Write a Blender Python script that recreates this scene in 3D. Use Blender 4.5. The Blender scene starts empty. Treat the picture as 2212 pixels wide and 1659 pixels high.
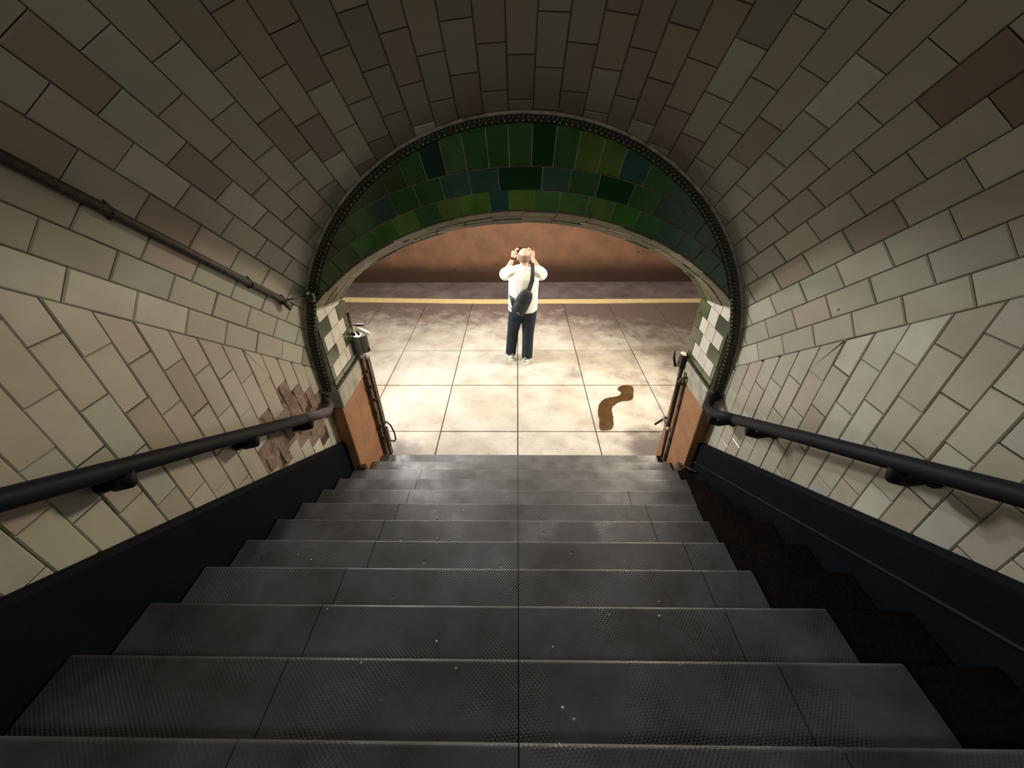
import bpy, bmesh, math, random
from mathutils import Vector, Matrix, noise as mnoise
random.seed(7)
S = bpy.context.scene
COL = S.collection

# ------------------------------------------------------------------ camera
cam_d = bpy.data.cameras.new('camera'); cam = bpy.data.objects.new('camera', cam_d); COL.objects.link(cam)
F = 830.0
cam_d.sensor_width = 36.0; cam_d.lens = F / 2212.0 * 36.0; cam_d.clip_start = 0.02
vp = Vector((1118 - 1106, 264 - 829.5, F)).normalized()          # direction of the platform in camera axes
dx = Vector((vp.z, 0, -vp.x)).normalized()
dz = dx.cross(vp)
if dz.y > 0: dz = -dz
right = Vector((dx.x, vp.x, dz.x)); down = Vector((dx.y, vp.y, dz.y)); fwd = Vector((dx.z, vp.z, dz.z))
CAM = Vector((0.0, -3.032, 3.15))
m = Matrix(((right.x, -down.x, -fwd.x, CAM.x), (right.y, -down.y, -fwd.y, CAM.y), (right.z, -down.z, -fwd.z, CAM.z), (0, 0, 0, 1)))
cam.matrix_world = m
S.camera = cam

# ------------------------------------------------------------------ world, lights, exposure
w = bpy.data.worlds.new('world'); S.world = w; w.use_nodes = True
w.node_tree.nodes['Background'].inputs[0].default_value = (0.9, 0.85, 0.75, 1)
w.node_tree.nodes['Background'].inputs[1].default_value = 0.004
S.view_settings.view_transform = 'Standard'; S.view_settings.look = 'None'
S.view_settings.gamma = 1.0; S.view_settings.exposure = 0.0; S.view_settings.use_curve_mapping = False

def light(name, kind, loc, energy, color, size=0.3, target=None, size_y=None):
    l = bpy.data.lights.new(name, kind); l.energy = energy; l.color = color
    if kind == 'AREA':
        l.size = size
        if size_y: l.shape = 'RECTANGLE'; l.size_y = size_y
    else: l.shadow_soft_size = size
    o = bpy.data.objects.new(name, l); COL.objects.link(o); o.location = loc
    if target is not None:
        o.rotation_euler = (Vector(target) - Vector(loc)).to_track_quat('-Z', 'Y').to_euler()
    return o
light('platform_lamp', 'POINT', (-1.45, 1.95, 2.60), 165, (1.0, 0.96, 0.90), 0.12)
light('platform_lamp', 'POINT', (1.65, 1.45, 2.40), 40, (1.0, 0.89, 0.74), 0.12)
light('stair_wall_fill', 'AREA', (2.3, 2.3, 2.10), 115, (1.0, 0.86, 0.66), 0.5, (-1.6, -0.9, 1.3))  # added fill light that brightens the left stair wall
light('stair_wall_fill', 'AREA', (-2.3, 2.2, 2.2), 105, (1.0, 0.97, 0.90), 0.5, (1.66, -1.3, 1.7))  # its added counterpart, lifting the right stair wall
light('back_wall_fill', 'AREA', (0.3, 4.6, 3.7), 140, (1.0, 0.87, 0.72), 1.6, (0.2, 7.0, 0))  # light added to brighten the far wall beyond the track
light('stair_lamp', 'AREA', (0.15, -4.1, 5.2), 17, (1.0, 0.97, 0.86), 0.45, (0.1, -1.5, 0.9))

# ------------------------------------------------------------------ materials
def mat(name, base=(.5, .5, .5), rough=.5, metal=0.0, var=0.0, scale=3.0, dark=None, bump=0.0, bscale=40.0,
        objcol=False, coat=0.0, spec=0.5, detail=6, lo=0.35, hi=0.7, rvar=0.0, sheen=0.0):
    M = bpy.data.materials.new(name); M.use_nodes = True
    nt = M.node_tree; n = nt.nodes; L = nt.links
    b = n['Principled BSDF']
    b.inputs['Roughness'].default_value = rough; b.inputs['Metallic'].default_value = metal
    b.inputs['Specular IOR Level'].default_value = spec
    b.inputs['Coat Weight'].default_value = coat; b.inputs['Coat Roughness'].default_value = 0.12
    geo = n.new('ShaderNodeNewGeometry')
    col_out = None
    if objcol:
        oi = n.new('ShaderNodeObjectInfo'); col_out = oi.outputs['Color']
    else:
        rgb = n.new('ShaderNodeRGB'); rgb.outputs[0].default_value = (*base, 1); col_out = rgb.outputs[0]
    if var > 0:
        nz = n.new('ShaderNodeTexNoise'); nz.inputs['Scale'].default_value = scale; nz.inputs['Detail'].default_value = detail
        nz.inputs['Roughness'].default_value = 0.62
        L.new(geo.outputs['Position'], nz.inputs['Vector'])
        mr = n.new('ShaderNodeMapRange'); mr.inputs['From Min'].default_value = lo; mr.inputs['From Max'].default_value = hi
        L.new(nz.outputs['Fac'], mr.inputs['Value'])
        mx = n.new('ShaderNodeMix'); mx.data_type = 'RGBA'
        mu = n.new('ShaderNodeMath'); mu.operation = 'MULTIPLY'; mu.inputs[1].default_value = var
        L.new(mr.outputs['Result'], mu.inputs[0]); L.new(mu.outputs[0], mx.inputs['Factor'])
        L.new(col_out, mx.inputs[6]); mx.inputs[7].default_value = (*(dark or tuple(c * .5 for c in base)), 1)
        col_out = mx.outputs[2]
        if rvar:
            mr2 = n.new('ShaderNodeMapRange'); mr2.inputs['To Min'].default_value = rough - rvar; mr2.inputs['To Max'].default_value = rough + rvar
            mr2.inputs['From Min'].default_value = .3; mr2.inputs['From Max'].default_value = .7
            L.new(nz.outputs['Fac'], mr2.inputs['Value']); L.new(mr2.outputs['Result'], b.inputs['Roughness'])
    L.new(col_out, b.inputs['Base Color'])
    if bump > 0:
        nb = n.new('ShaderNodeTexNoise'); nb.inputs['Scale'].default_value = bscale; nb.inputs['Detail'].default_value = 5
        L.new(geo.outputs['Position'], nb.inputs['Vector'])
        bp = n.new('ShaderNodeBump'); bp.inputs['Strength'].default_value = bump; bp.inputs['Distance'].default_value = 0.01
        L.new(nb.outputs['Fac'], bp.inputs['Height']); L.new(bp.outputs['Normal'], b.inputs['Normal'])
    M['b'] = b.name
    return M

MT = {}
MT['tile'] = mat('glazed_cream_tile', rough=.42, var=.35, scale=4.5, dark=(.30, .25, .20), objcol=True, coat=.2, bump=.12, bscale=9, spec=.4)
MT['tile_stuff'] = mat('glazed_cream_tile_upper', (.44, .40, .31), rough=.34, var=.8, scale=7, dark=(.30, .25, .19), coat=.3)
MT['green'] = mat('glazed_green_tile', rough=.22, var=.5, scale=6, dark=(.012, .05, .018), objcol=True, coat=.5, bump=.1, bscale=12)
MT['grout'] = mat('dark_grout', (.085, .07, .048), .9, var=.6, scale=18)
MT['grout_light'] = mat('pale_grout', (.55, .53, .40), .9, var=.7, scale=14, dark=(.12, .11, .06), bump=.4)
MT['brick'] = mat('weathered_soffit_brick', rough=.75, var=.85, scale=16, dark=(.07, .06, .035), objcol=True, bump=.6, bscale=60)
MT['mortar'] = mat('rough_exposed_mortar', (.38, .28, .225), .95, var=.9, scale=11, dark=(.13, .08, .06), bump=1.0, bscale=45)
MT['slab'] = mat('worn_pale_slab', rough=.6, var=.9, scale=2.2, dark=(.34, .28, .23), objcol=True, bump=.35, bscale=25, lo=.42, hi=.72)
MT['floor_base'] = mat('floor_joint', (.10, .085, .065), .95)
MT['yellow'] = mat('yellow_edge_paint', (.88, .72, .36), .6, var=.6, scale=9, dark=(.66, .52, .32), bump=.3)
MT['bed'] = mat('track_bed_concrete', (.40, .36, .39), .9, var=.9, scale=1.8, dark=(.16, .135, .15), bump=.5)
MT['terracotta'] = mat('stained_terracotta_wall', (.52, .285, .175), .85, var=.9, scale=2.0, dark=(.32, .19, .12), bump=.4, bscale=14)
MT['stone'] = mat('black_stair_stone', (.012, .009, .008), .85, spec=.08, var=.7, scale=6, dark=(.005, .004, .004), bump=.5)
MT['navy'] = mat('navy_stringer_paint', (.006, .0085, .0125), .75, spec=.06, var=.6, scale=5, dark=(.003, .0045, .007), bump=.2)
MT['rail'] = mat('black_painted_rail', (.011, .013, .019), .6, spec=.15, var=.6, scale=9, dark=(.010, .009, .011), bump=.15, bscale=60)
MT['rail_worn'] = mat('worn_brown_rail', (.10, .075, .075), .55, var=.9, scale=25, dark=(.02, .018, .02), bump=.7, bscale=70)
MT['brown'] = mat('brown_plinth_paint', (.40, .20, .095), .7, var=.8, scale=7, dark=(.24, .125, .065), bump=.5, bscale=30)
MT['cap'] = mat('worn_marble_cap', (.50, .47, .38), .65, var=.9, scale=9, dark=(.24, .24, .20), bump=.5, bscale=30)
MT['iron'] = mat('dark_iron', (.028, .027, .026), .5, .5, var=.8, scale=20, dark=(.10, .075, .05), bump=.6, bscale=60)
MT['rust'] = mat('rusty_post', (.20, .135, .085), .85, var=1.0, scale=14, dark=(.035, .025, .018), bump=1.0, bscale=50)
MT['olive'] = mat('dark_olive_moulding', (.055, .062, .035), .5, var=.9, scale=22, dark=(.02, .022, .016), bump=.6, bscale=60, coat=.3)
MT['rope'] = mat('olive_rope_moulding', (.070, .075, .05), .30, var=.8, scale=30, dark=(.03, .035, .02), coat=.6)
MT['bead'] = mat('pale_olive_bead', (.34, .34, .24), .2, var=.9, scale=25, dark=(.06, .07, .04), coat=.8)
MT['lip'] = mat('grey_moulding_lip', (.50, .44, .37), .5, var=.8, scale=20, dark=(.07, .06, .05))
MT['conduit'] = mat('grimy_conduit', (.055, .047, .035), .6, var=.8, scale=12, dark=(.02, .018, .014), bump=.5)
MT['box'] = mat('brushed_grey_box', (.55, .54, .50), .4, .6, var=.5, scale=14, dark=(.3, .3, .28))
MT['plaster'] = mat('cream_plaster', (.55, .48, .37), .9)
MT['skin'] = mat('skin', (.68, .40, .30), .5, var=.4, scale=12, dark=(.60, .30, .21))
MT['hair'] = mat('short_grey_brown_hair', (.36, .24, .18), .8, var=.9, scale=60, dark=(.20, .12, .09), bump=1, bscale=300)
MT['shirt'] = mat('white_rib_knit', (.93, .92, .87), .85)
MT['jean'] = mat('navy_trousers', (.009, .018, .036), .85, var=.6, scale=10, dark=(.005, .010, .020), bump=.5, bscale=30)
MT['shoe'] = mat('white_leather', (.85, .85, .83), .45)
MT['sole'] = mat('white_rubber', (.70, .70, .68), .6)
MT['lace'] = mat('dark_heel_tab', (.05, .055, .06), .6)
MT['bag'] = mat('charcoal_nylon', (.014, .019, .030), .6, var=.4, scale=20, dark=(.022, .027, .038), bump=.3, bscale=200)
MT['black'] = mat('black_plastic', (.010, .010, .011), .3)
MT['silver'] = mat('silver_print', (.55, .57, .6), .3, .3)
MT['stain'] = mat('wet_brown_stain', (.060, .030, .011), .16, var=.9, scale=9, dark=(.11, .060, .025), bump=.1)
MT['fleck'] = mat('white_fleck', (.85, .85, .82), .35)
MT['white_metal'] = mat('pale_steel_rod', (.6, .56, .48), .35, .5)

# rib knit bump on the shirt
def shirt_bump():
    nt = MT['shirt'].node_tree; n = nt.nodes; L = nt.links
    geo = n.new('ShaderNodeNewGeometry'); wv = n.new('ShaderNodeTexWave'); wv.bands_direction = 'X'
    wv.inputs['Scale'].default_value = 26; wv.inputs['Distortion'].default_value = .4
    L.new(geo.outputs['Position'], wv.inputs['Vector'])
    bp = n.new('ShaderNodeBump'); bp.inputs['Strength'].default_value = .8; bp.inputs['Distance'].default_value = .006
    L.new(wv.outputs['Fac'], bp.inputs['Height']); L.new(bp.outputs['Normal'], n['Principled BSDF'].inputs['Normal'])
shirt_bump()

# steel tread plates: crossed fine ribs, worn patches
def plate_mat():
    M = mat('ribbed_steel_plate', (.125, .13, .150), .48, .0, var=.9, scale=2.6, dark=(.040, .039, .042), objcol=False, rvar=.14, spec=.55, lo=.36, hi=.62)
    nt = M.node_tree; n = nt.nodes; L = nt.links; b = n['Principled BSDF']
    geo = n.new('ShaderNodeNewGeometry')
    hs = []
    for rot in (38, -48):
        mp = n.new('ShaderNodeMapping'); mp.inputs['Rotation'].default_value = (0, 0, math.radians(rot))
        L.new(geo.outputs['Position'], mp.inputs['Vector'])
        wv = n.new('ShaderNodeTexWave'); wv.bands_direction = 'X'; wv.inputs['Scale'].default_value = 30; wv.inputs['Distortion'].default_value = .15
        L.new(mp.outputs['Vector'], wv.inputs['Vector']); hs.append(wv.outputs['Fac'])
    mxm = n.new('ShaderNodeMath'); mxm.operation = 'MAXIMUM'; L.new(hs[0], mxm.inputs[0]); L.new(hs[1], mxm.inputs[1])
    nz = n.new('ShaderNodeTexNoise'); nz.inputs['Scale'].default_value = 3.3; L.new(geo.outputs['Position'], nz.inputs['Vector'])
    mr = n.new('ShaderNodeMapRange'); mr.inputs['From Min'].default_value = .42; mr.inputs['From Max'].default_value = .62; mr.inputs['To Max'].default_value = .42
    L.new(nz.outputs['Fac'], mr.inputs['Value'])
    bp = n.new('ShaderNodeBump'); bp.inputs['Distance'].default_value = .003
    L.new(mr.outputs['Result'], bp.inputs['Strength']); L.new(mxm.outputs[0], bp.inputs['Height'])
    # small round pits
    vo = n.new('ShaderNodeTexVoronoi'); vo.inputs['Scale'].default_value = 6.5; L.new(geo.outputs['Position'], vo.inputs['Vector'])
    vr = n.new('ShaderNodeMapRange'); vr.inputs['From Min'].default_value = .05; vr.inputs['From Max'].default_value = .08
    L.new(vo.outputs['Distance'], vr.inputs['Value'])
    b2 = n.new('ShaderNodeBump'); b2.inputs['Distance'].default_value = .002; b2.inputs['Strength'].default_value = .6
    L.new(vr.outputs['Result'], b2.inputs['Height']); L.new(bp.outputs['Normal'], b2.inputs['Normal'])
    L.new(b2.outputs['Normal'], b.inputs['Normal'])
    return M
MT['plate'] = plate_mat()

# ------------------------------------------------------------------ helpers
def tag(o, label=None, cat=None, group=None, kind=None):
    if label: o['label'] = label
    if cat: o['category'] = cat
    if group: o['group'] = group
    if kind: o['kind'] = kind
    return o
def empty(name, loc=(0, 0, 0)):
    o = bpy.data.objects.new(name, None); COL.objects.link(o); o.location = loc; o.empty_display_size = .1
    return o
def link(name, me, m=None, parent=None, color=None):
    o = bpy.data.objects.new(name, me); COL.objects.link(o)
    if m is not None and not me.materials: me.materials.append(m)
    if parent is not None:
        o.parent = parent
        pm = Matrix.Translation(parent.location)      # parents are never rotated
        o.matrix_parent_inverse = pm.inverted()
    if color is not None: o.color = (*color, 1)
    return o
def pyd(name, verts, faces, m=None, parent=None, color=None, smooth=False):
    me = bpy.data.meshes.new(name); me.from_pydata([tuple(v) for v in verts], [], faces); me.update()
    bm = bmesh.new(); bm.from_mesh(me); bmesh.ops.recalc_face_normals(bm, faces=bm.faces)
    bm.to_mesh(me); bm.free()
    if smooth:
        for p in me.polygons: p.use_smooth = True
    return link(name, me, m, parent, color)
def clip(poly, a, b, c):
    """keep a*u+b*v<=c"""
    out = []
    for i in range(len(poly)):
        p, q = poly[i], poly[(i + 1) % len(poly)]
        dp, dq = a * p[0] + b * p[1] - c, a * q[0] + b * q[1] - c
        if dp <= 0: out.append(p)
        if dp * dq < 0:
            t = dp / (dp - dq); out.append((p[0] + t * (q[0] - p[0]), p[1] + t * (q[1] - p[1])))
    return out
def area(poly):
    return .5 * sum(poly[i][0] * poly[(i + 1) % len(poly)][1] - poly[(i + 1) % len(poly)][0] * poly[i][1] for i in range(len(poly)))
def clean(poly, eps=1e-4):
    out = []
    for p in poly:
        if not out or math.hypot(p[0] - out[-1][0], p[1] - out[-1][1]) > eps: out.append(p)
    if len(out) > 1 and math.hypot(out[0][0] - out[-1][0], out[0][1] - out[-1][1]) < eps: out.pop()
    return out
def inset(poly, d):
    if area(poly) < 0: poly = poly[::-1]
    n = len(poly); out = []
    for i in range(n):
        p0, p1, p2 = poly[i - 1], poly[i], poly[(i + 1) % n]
        e1 = (p1[0] - p0[0], p1[1] - p0[1]); e2 = (p2[0] - p1[0], p2[1] - p1[1])
        l1, l2 = math.hypot(*e1), math.hypot(*e2)
        n1 = (-e1[1] / l1, e1[0] / l1); n2 = (-e2[1] / l2, e2[0] / l2)
        k = 1 + n1[0] * n2[0] + n1[1] * n2[1]
        if k < .2: k = .2
        out.append((p1[0] + d * (n1[0] + n2[0]) / k, p1[1] + d * (n1[1] + n2[1]) / k))
    return out
def prism_data(poly, fn, t, gap=.0015, ch=.0045, base=-.008):
    """poly in (u,v), fn(u,v,h)->xyz; h is the height above the backing"""
    poly = clean(poly)
    if len(poly) < 3 or abs(area(poly)) < 2.5e-4: return None
    a = inset(poly, gap); b = inset(poly, gap + ch)
    if area(a) <= 0 or area(b) <= 0: return None
    n = len(a)
    V = [fn(u, v, base) for u, v in a] + [fn(u, v, t - ch * .8) for u, v in a] + [fn(u, v, t) for u, v in b]
    Fc = []
    for i in range(n):
        j = (i + 1) % n
        Fc.append((i, j, n + j, n + i)); Fc.append((n + i, n + j, 2 * n + j, 2 * n + i))
    Fc.append(tuple(range(2 * n, 3 * n)))
    return V, Fc
def boxv(x0, x1, y0, y1, z0, z1):
    V = [(x, y, z) for x in (x0, x1) for y in (y0, y1) for z in (z0, z1)]
    Fc = [(0, 1, 3, 2), (4, 6, 7, 5), (0, 4, 5, 1), (2, 3, 7, 6), (0, 2, 6, 4), (1, 5, 7, 3)]
    return V, Fc
class MB:
    def __init__(s): s.V = []; s.F = []
    def add(s, vf):
        if vf is None: return s
        k = len(s.V); s.V += [tuple(v) for v in vf[0]]; s.F += [tuple(i + k for i in f) for f in vf[1]]; return s
    def build(s, name, m, parent=None, color=None, smooth=False): return pyd(name, s.V, s.F, m, parent, color, smooth)
def tube(points, radii, seg=14, caps=True, flat=None):
    """swept tube; radii number or list of number/(rx,ry); flat = reference normal for rx"""
    P = [Vector(p) for p in points]; n = len(P)
    if not isinstance(radii, (list, tuple)): radii = [radii] * n
    V = []; Fc = []
    up = Vector(flat) if flat else Vector((0, 0, 1))
    prev = None
    for i in range(n):
        d = (P[min(i + 1, n - 1)] - P[max(i - 1, 0)]).normalized()
        if prev is None:
            a = up if abs(d.dot(up)) < .95 else Vector((1, 0, 0))
            s_ = d.cross(a).normalized()
        else:
            s_ = (prev - d * prev.dot(d)).normalized()
        prev = s_
        t_ = s_.cross(d)
        r = radii[i]; rx, ry = (r if isinstance(r, (tuple, list)) else (r, r))
        for k in range(seg):
            a = 2 * math.pi * k / seg
            V.append(P[i] + s_ * math.cos(a) * rx + t_ * math.sin(a) * ry)
    for i in range(n - 1):
        for k in range(seg):
            k2 = (k + 1) % seg
            Fc.append((i * seg + k, i * seg + k2, (i + 1) * seg + k2, (i + 1) * seg + k))
    if caps:
        Fc.append(tuple(range(seg))[::-1]); Fc.append(tuple(range((n - 1) * seg, n * seg)))
    return V, Fc
def ell(c, r, rot=None, seg=16, rings=10):
    V = []; Fc = []; c = Vector(c)
    for i in range(1, rings):
        th = math.pi * i / rings
        for k in range(seg):
            a = 2 * math.pi * k / seg
            v = Vector((r[0] * math.sin(th) * math.cos(a), r[1] * math.sin(th) * math.sin(a), r[2] * math.cos(th)))
            if rot: v.rotate(rot)
            V.append(c + v)
    t = Vector((0, 0, r[2])); b = Vector((0, 0, -r[2]))
    if rot: t.rotate(rot); b.rotate(rot)
    V += [c + t, c + b]; T = len(V) - 2
    for i in range(rings - 2):
        for k in range(seg):
            k2 = (k + 1) % seg
            Fc.append((i * seg + k, (i + 1) * seg + k, (i + 1) * seg + k2, i * seg + k2))
    for k in range(seg):
        k2 = (k + 1) % seg
        Fc.append((T, k, k2)); Fc.append((T + 1, (rings - 2) * seg + k2, (rings - 2) * seg + k))
    return V, Fc
def bevel(o, wd=.006, seg=2):
    md = o.modifiers.new('bevel', 'BEVEL'); md.width = wd; md.segments = seg; md.limit_method = 'ANGLE'; return o

# ------------------------------------------------------------------ shared dimensions
R_, T_ = 0.148, 0.2475                  # riser, going
def nose(y): return R_ - y * R_ / T_     # height of the nosing line
XL, XR = -1.61, 1.67                    # stair walls
JL, JR = -1.50, 1.57                    # faces of the opening's jambs
VX, VA, VB, VZ, VS = .03, 1.64, 1.66, 1.54, .828   # vault: centre, half width, rise, springing at y=Y0, slope
Y0, Y1 = -.45, .10                      # arch wall: stair face, platform face
YB = -6.0
HYP = math.hypot(1, VS)
def spring(y): return VZ - VS * (y - Y0)

# ------------------------------------------------------------------ stair walls
CREAMS = [(.52, .48, .385), (.54, .51, .42), (.49, .45, .36), (.52, .47, .39), (.55, .53, .44), (.50, .445, .36), (.47, .435, .35), (.53, .50, .40), (.50, .49, .42)]
PINKS = [(.52, .455, .39), (.50, .43, .36)]
LIGHT = [(.62, .60, .49), (.64, .63, .54)]
BROWNS = [(.41, .35, .27), (.39, .34, .26)]
def cream(rng):
    r = rng.random()
    c = rng.choice(CREAMS if r < .82 else PINKS if r < .91 else LIGHT if r < .96 else BROWNS)
    k = rng.uniform(.93, 1.06)
    return (c[0] * k * .97, c[1] * k, c[2] * k)
def wall_poly_base(x, name, side):
    pts = [(Y0, nose(Y0) - .4), (Y0, spring(Y0)), (YB, spring(YB)), (YB, nose(YB) - .4)]
    xo = x + side * .25
    V = [(x, y, z) for y, z in pts] + [(xo, y, z) for y, z in pts]
    o = pyd(name, V, [(0, 1, 2, 3), (7, 6, 5, 4), (0, 4, 5, 1), (1, 5, 6, 2), (2, 6, 7, 3), (3, 7, 4, 0)], MT['grout'])
    return tag(o, kind='structure')
wall_l = wall_poly_base(XL, 'wall_left', -1)
wall_r = wall_poly_base(XR, 'wall_right', 1)
PATCH = [(-0.825, 1.712), (-0.94, 1.707), (-0.951, 1.561), (-1.077, 1.553), (-1.075, 1.659), (-1.182, 1.659), (-1.184, 1.572), (-1.256, 1.509), (-1.311, 1.483), (-1.329, 1.415), (-1.439, 1.464), (-1.565, 1.447), (-1.338, 1.288), (-1.242, 1.232), (-1.066, 1.165), (-0.95, 1.186), (-0.829, 1.203), (-0.796, 1.103), (-0.679, 1.07), (-0.563, 1.071), (-0.455, 1.254), (-0.474, 1.394), (-0.568, 1.394), (-0.58, 1.506), (-0.683, 1.499), (-0.697, 1.614), (-0.785, 1.615)]
def inside(p, poly):
    r = False; n = len(poly)
    for i in range(n):
        a, b = poly[i], poly[i - 1]
        if (a[1] > p[1]) != (b[1] > p[1]) and p[0] < (b[0] - a[0]) * (p[1] - a[1]) / (b[1] - a[1]) + a[0]: r = not r
    return r
STR = .325                                # stringer height above the nosing line
def wall_tiles(x, side, yref, wid, zref, step, length, parent, patch=None, seed=1):
    rng = random.Random(seed)
    fn = lambda u, v, h: (x - side * h, u, v)
    k0 = int((YB - yref) / wid); k1 = int((Y0 - yref) / wid) + 1
    rest = MB(); cnt = 0
    for k in range(k1, k0 - 1, -1):
        ya, yb = yref + k * wid, yref + (k + 1) * wid
        if ya >= Y0 - .01: continue
        zj = zref + k * step
        for j in range(-12, 16):
            za = zj + j * length; zb = za + length
            poly = [(ya, za), (yb, za), (yb, zb), (ya, zb)]
            poly = clip(poly, 1, 0, Y0)                                   # ring side
            if poly: poly = clip(poly, VS, 1, VZ + VS * Y0)               # below the springing line
            if poly: poly = clip(poly, -R_ / T_, -1, -(R_ + STR - .03))          # above the stringer
            if len(poly) < 3 or abs(area(poly)) < 4e-4: continue
            cy = sum(p[0] for p in poly) / len(poly); cz = sum(p[1] for p in poly) / len(poly)
            if patch and inside((cy, cz), patch): continue
            t = .012 + rng.uniform(-.0018, .0022)
            d = prism_data(poly, fn, t, gap=.0014 + (.0022 if rng.random() < .15 else 0))
            if d is None: continue
            if ya < -2.75:
                rest.add(d); continue
            cnt += 1
            pyd('wall_tile', d[0], d[1], MT['tile'], parent, cream(rng))
    if rest.V:
        o = rest.build('wall_tiling', MT['tile_stuff'], parent); o['kind'] = 'stuff'
    print('wall tiles', cnt)
wall_tiles(XL, -1, -1.951, .1225, 2.552, -.107, .2665, wall_l, PATCH, 3)
wall_tiles(XR, 1, -1.905, .1245, 2.518, -.1094, .258, wall_r, None, 4)
# exposed bed of the missing tiles
def patch_bed():
    bm = bmesh.new(); nx, nz = 52, 34
    grid = {}
    for i in range(nx + 1):
        for j in range(nz + 1):
            y = -1.60 + i * (1.62 - .45) / nx; z = 1.02 + j * .72 / nz
            h = .004 + .013 * mnoise.noise(Vector((y * 9, z * 9, 0))) + .007 * mnoise.noise(Vector((y * 27, z * 27, 3)))
            grid[i, j] = bm.verts.new((XL + max(-.001, h), y, z))
    for i in range(nx):
        for j in range(nz):
            c = (-1.60 + (i + .5) * 1.17 / nx, 1.02 + (j + .5) * .72 / nz)
            bm.faces.new((grid[i, j], grid[i + 1, j], grid[i + 1, j + 1], grid[i, j + 1]))
    for v in list(bm.verts):
        if not inside((v.co.y, v.co.z), [(y * 1.0, z) for y, z in PATCH]):
            # push the sheet behind the surrounding tiles
            v.co.x = XL + .0005
    me = bpy.data.meshes.new('exposed_mortar'); bm.to_mesh(me); bm.free()
    for p in me.polygons: p.use_smooth = True
    link('exposed_mortar', me, MT['mortar'], wall_l)
    # mortar pads with the ghost of the lost tiles' backs
    rng = random.Random(5)
    for (ya, yb, za, zb) in [(-1.06, -.95, 1.33, 1.55), (-.935, -.83, 1.37, 1.67), (-.815, -.715, 1.36, 1.585), (-.69, -.60, 1.32, 1.47), (-1.30, -1.19, 1.24, 1.40),
                             (-1.17, -1.075, 1.20, 1.37), (-.60, -.51, 1.25, 1.36), (-1.18, -1.09, 1.555, 1.63), (-1.44, -1.33, 1.33, 1.44)]:
        poly = [(ya + rng.uniform(0, .02), za), (yb, za + rng.uniform(0, .03)), (yb - rng.uniform(0, .02), zb - rng.uniform(0, .03)), (ya, zb)]
        d = prism_data(poly, lambda u, v, h: (XL + h, u, v), .010, gap=.001, ch=.005)
        if d: pyd('mortar_pad', d[0], d[1], MT['mortar'], wall_l)
    # slivers of broken tile left at the bottom
    for poly in [[(-1.33, 1.285), (-1.235, 1.235), (-1.25, 1.262)], [(-1.17, 1.185), (-1.075, 1.13), (-1.09, 1.19)], [(-.50, 1.42), (-.455, 1.37), (-.455, 1.30), (-.485, 1.33)]]:
        d = prism_data(poly, lambda u, v, h: (XL + h, u, v), .012, gap=.0005, ch=.002)
        if d: pyd('wall_tile', d[0], d[1], MT['tile'], wall_l, (.58, .52, .42))
patch_bed()

# ------------------------------------------------------------------ vault
def vpt(phi, s, h=0.0):
    """phi degrees, s metres up the slope from the arch wall, h inwards from the shell"""
    a = math.radians(phi); y = Y0 - s / HYP
    nx_, nz_ = math.cos(a) / VA, math.sin(a) / VB
    n = Vector((nx_, nz_ * VS, nz_)).normalized()
    return Vector((VX + VA * math.cos(a), y, VZ + s * VS / HYP + VB * math.sin(a))) - n * h
def vault_shell():
    V = []; Fc = []; n = 72; ss = [-.03, .5, 1.2, 2.0, 3.0, 4.2, (Y0 - YB) * HYP]
    for s in ss:
        for i in range(n + 1): V.append(vpt(180 * i / n, s, 0))
    N = len(V)
    for s in ss:
        for i in range(n + 1): V.append(vpt(180 * i / n, s, -.25))
    for j in range(len(ss) - 1):
        for i in range(n):
            a = j * (n + 1) + i
            Fc.append((a, a + 1, a + n + 2, a + n + 1)); Fc.append((N + a, N + a + n + 1, N + a + n + 2, N + a + 1))
    o = pyd('ceiling', V, Fc, MT['grout']); return tag(o, kind='structure')
ceil = vault_shell()
ROWS = [(2.9, .072), (8.6, .102), (14.3, .122), (20, .134), (25.6, .169), (31.1, .203), (36.5, .003), (41.8, .045), (47, .104), (52, .178), (57, .236), (62.2, .053), (67.2, .129),
        (71.5, .219), (76, .075), (81.1, .165), (85.6, .025), (90.7, .087), (95, .153), (100.2, .028), (105, .172), (109.4, .075), (114, .227), (118.7, .145), (123.6, .082),
        (128.4, .02), (133.4, .187), (138.4, .13), (143.7, .085), (148.9, .037), (154.2, .0), (159.8, .205), (165.6, .23), (171.3, .167), (176.9, .16)]
TONES = {'R': [(31.9, 1.31), (25.9, 1.45), (25.9, 1.70)], 'D': [(46.4, 0.46), (147.8, 0.94), (60.8, 0.42), (21.1, 1.0), (160.1, 1.1), (21.9, 0.61), (148.4, 1.44), (159.6, 1.59), (128.2, 0.91)],
         'W': [(149.0, 0.7), (147.5, 0.17), (108.5, 0.01), (129.3, 0.24), (166.6, 1.0), (154.5, 1.2), (176.3, 1.76), (176.5, 1.55), (178.1, 1.31), (13.2, 0.13), (5.2, 0.08), (16.7, 0.9), (22.0, 1.4), (41.7, 0.25)],
         'P': [(153.1, 1.41), (157.5, 0.72), (138.4, 0.37), (142.1, 0.97), (7.6, 0.7), (167.3, 1.11)]}
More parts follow.
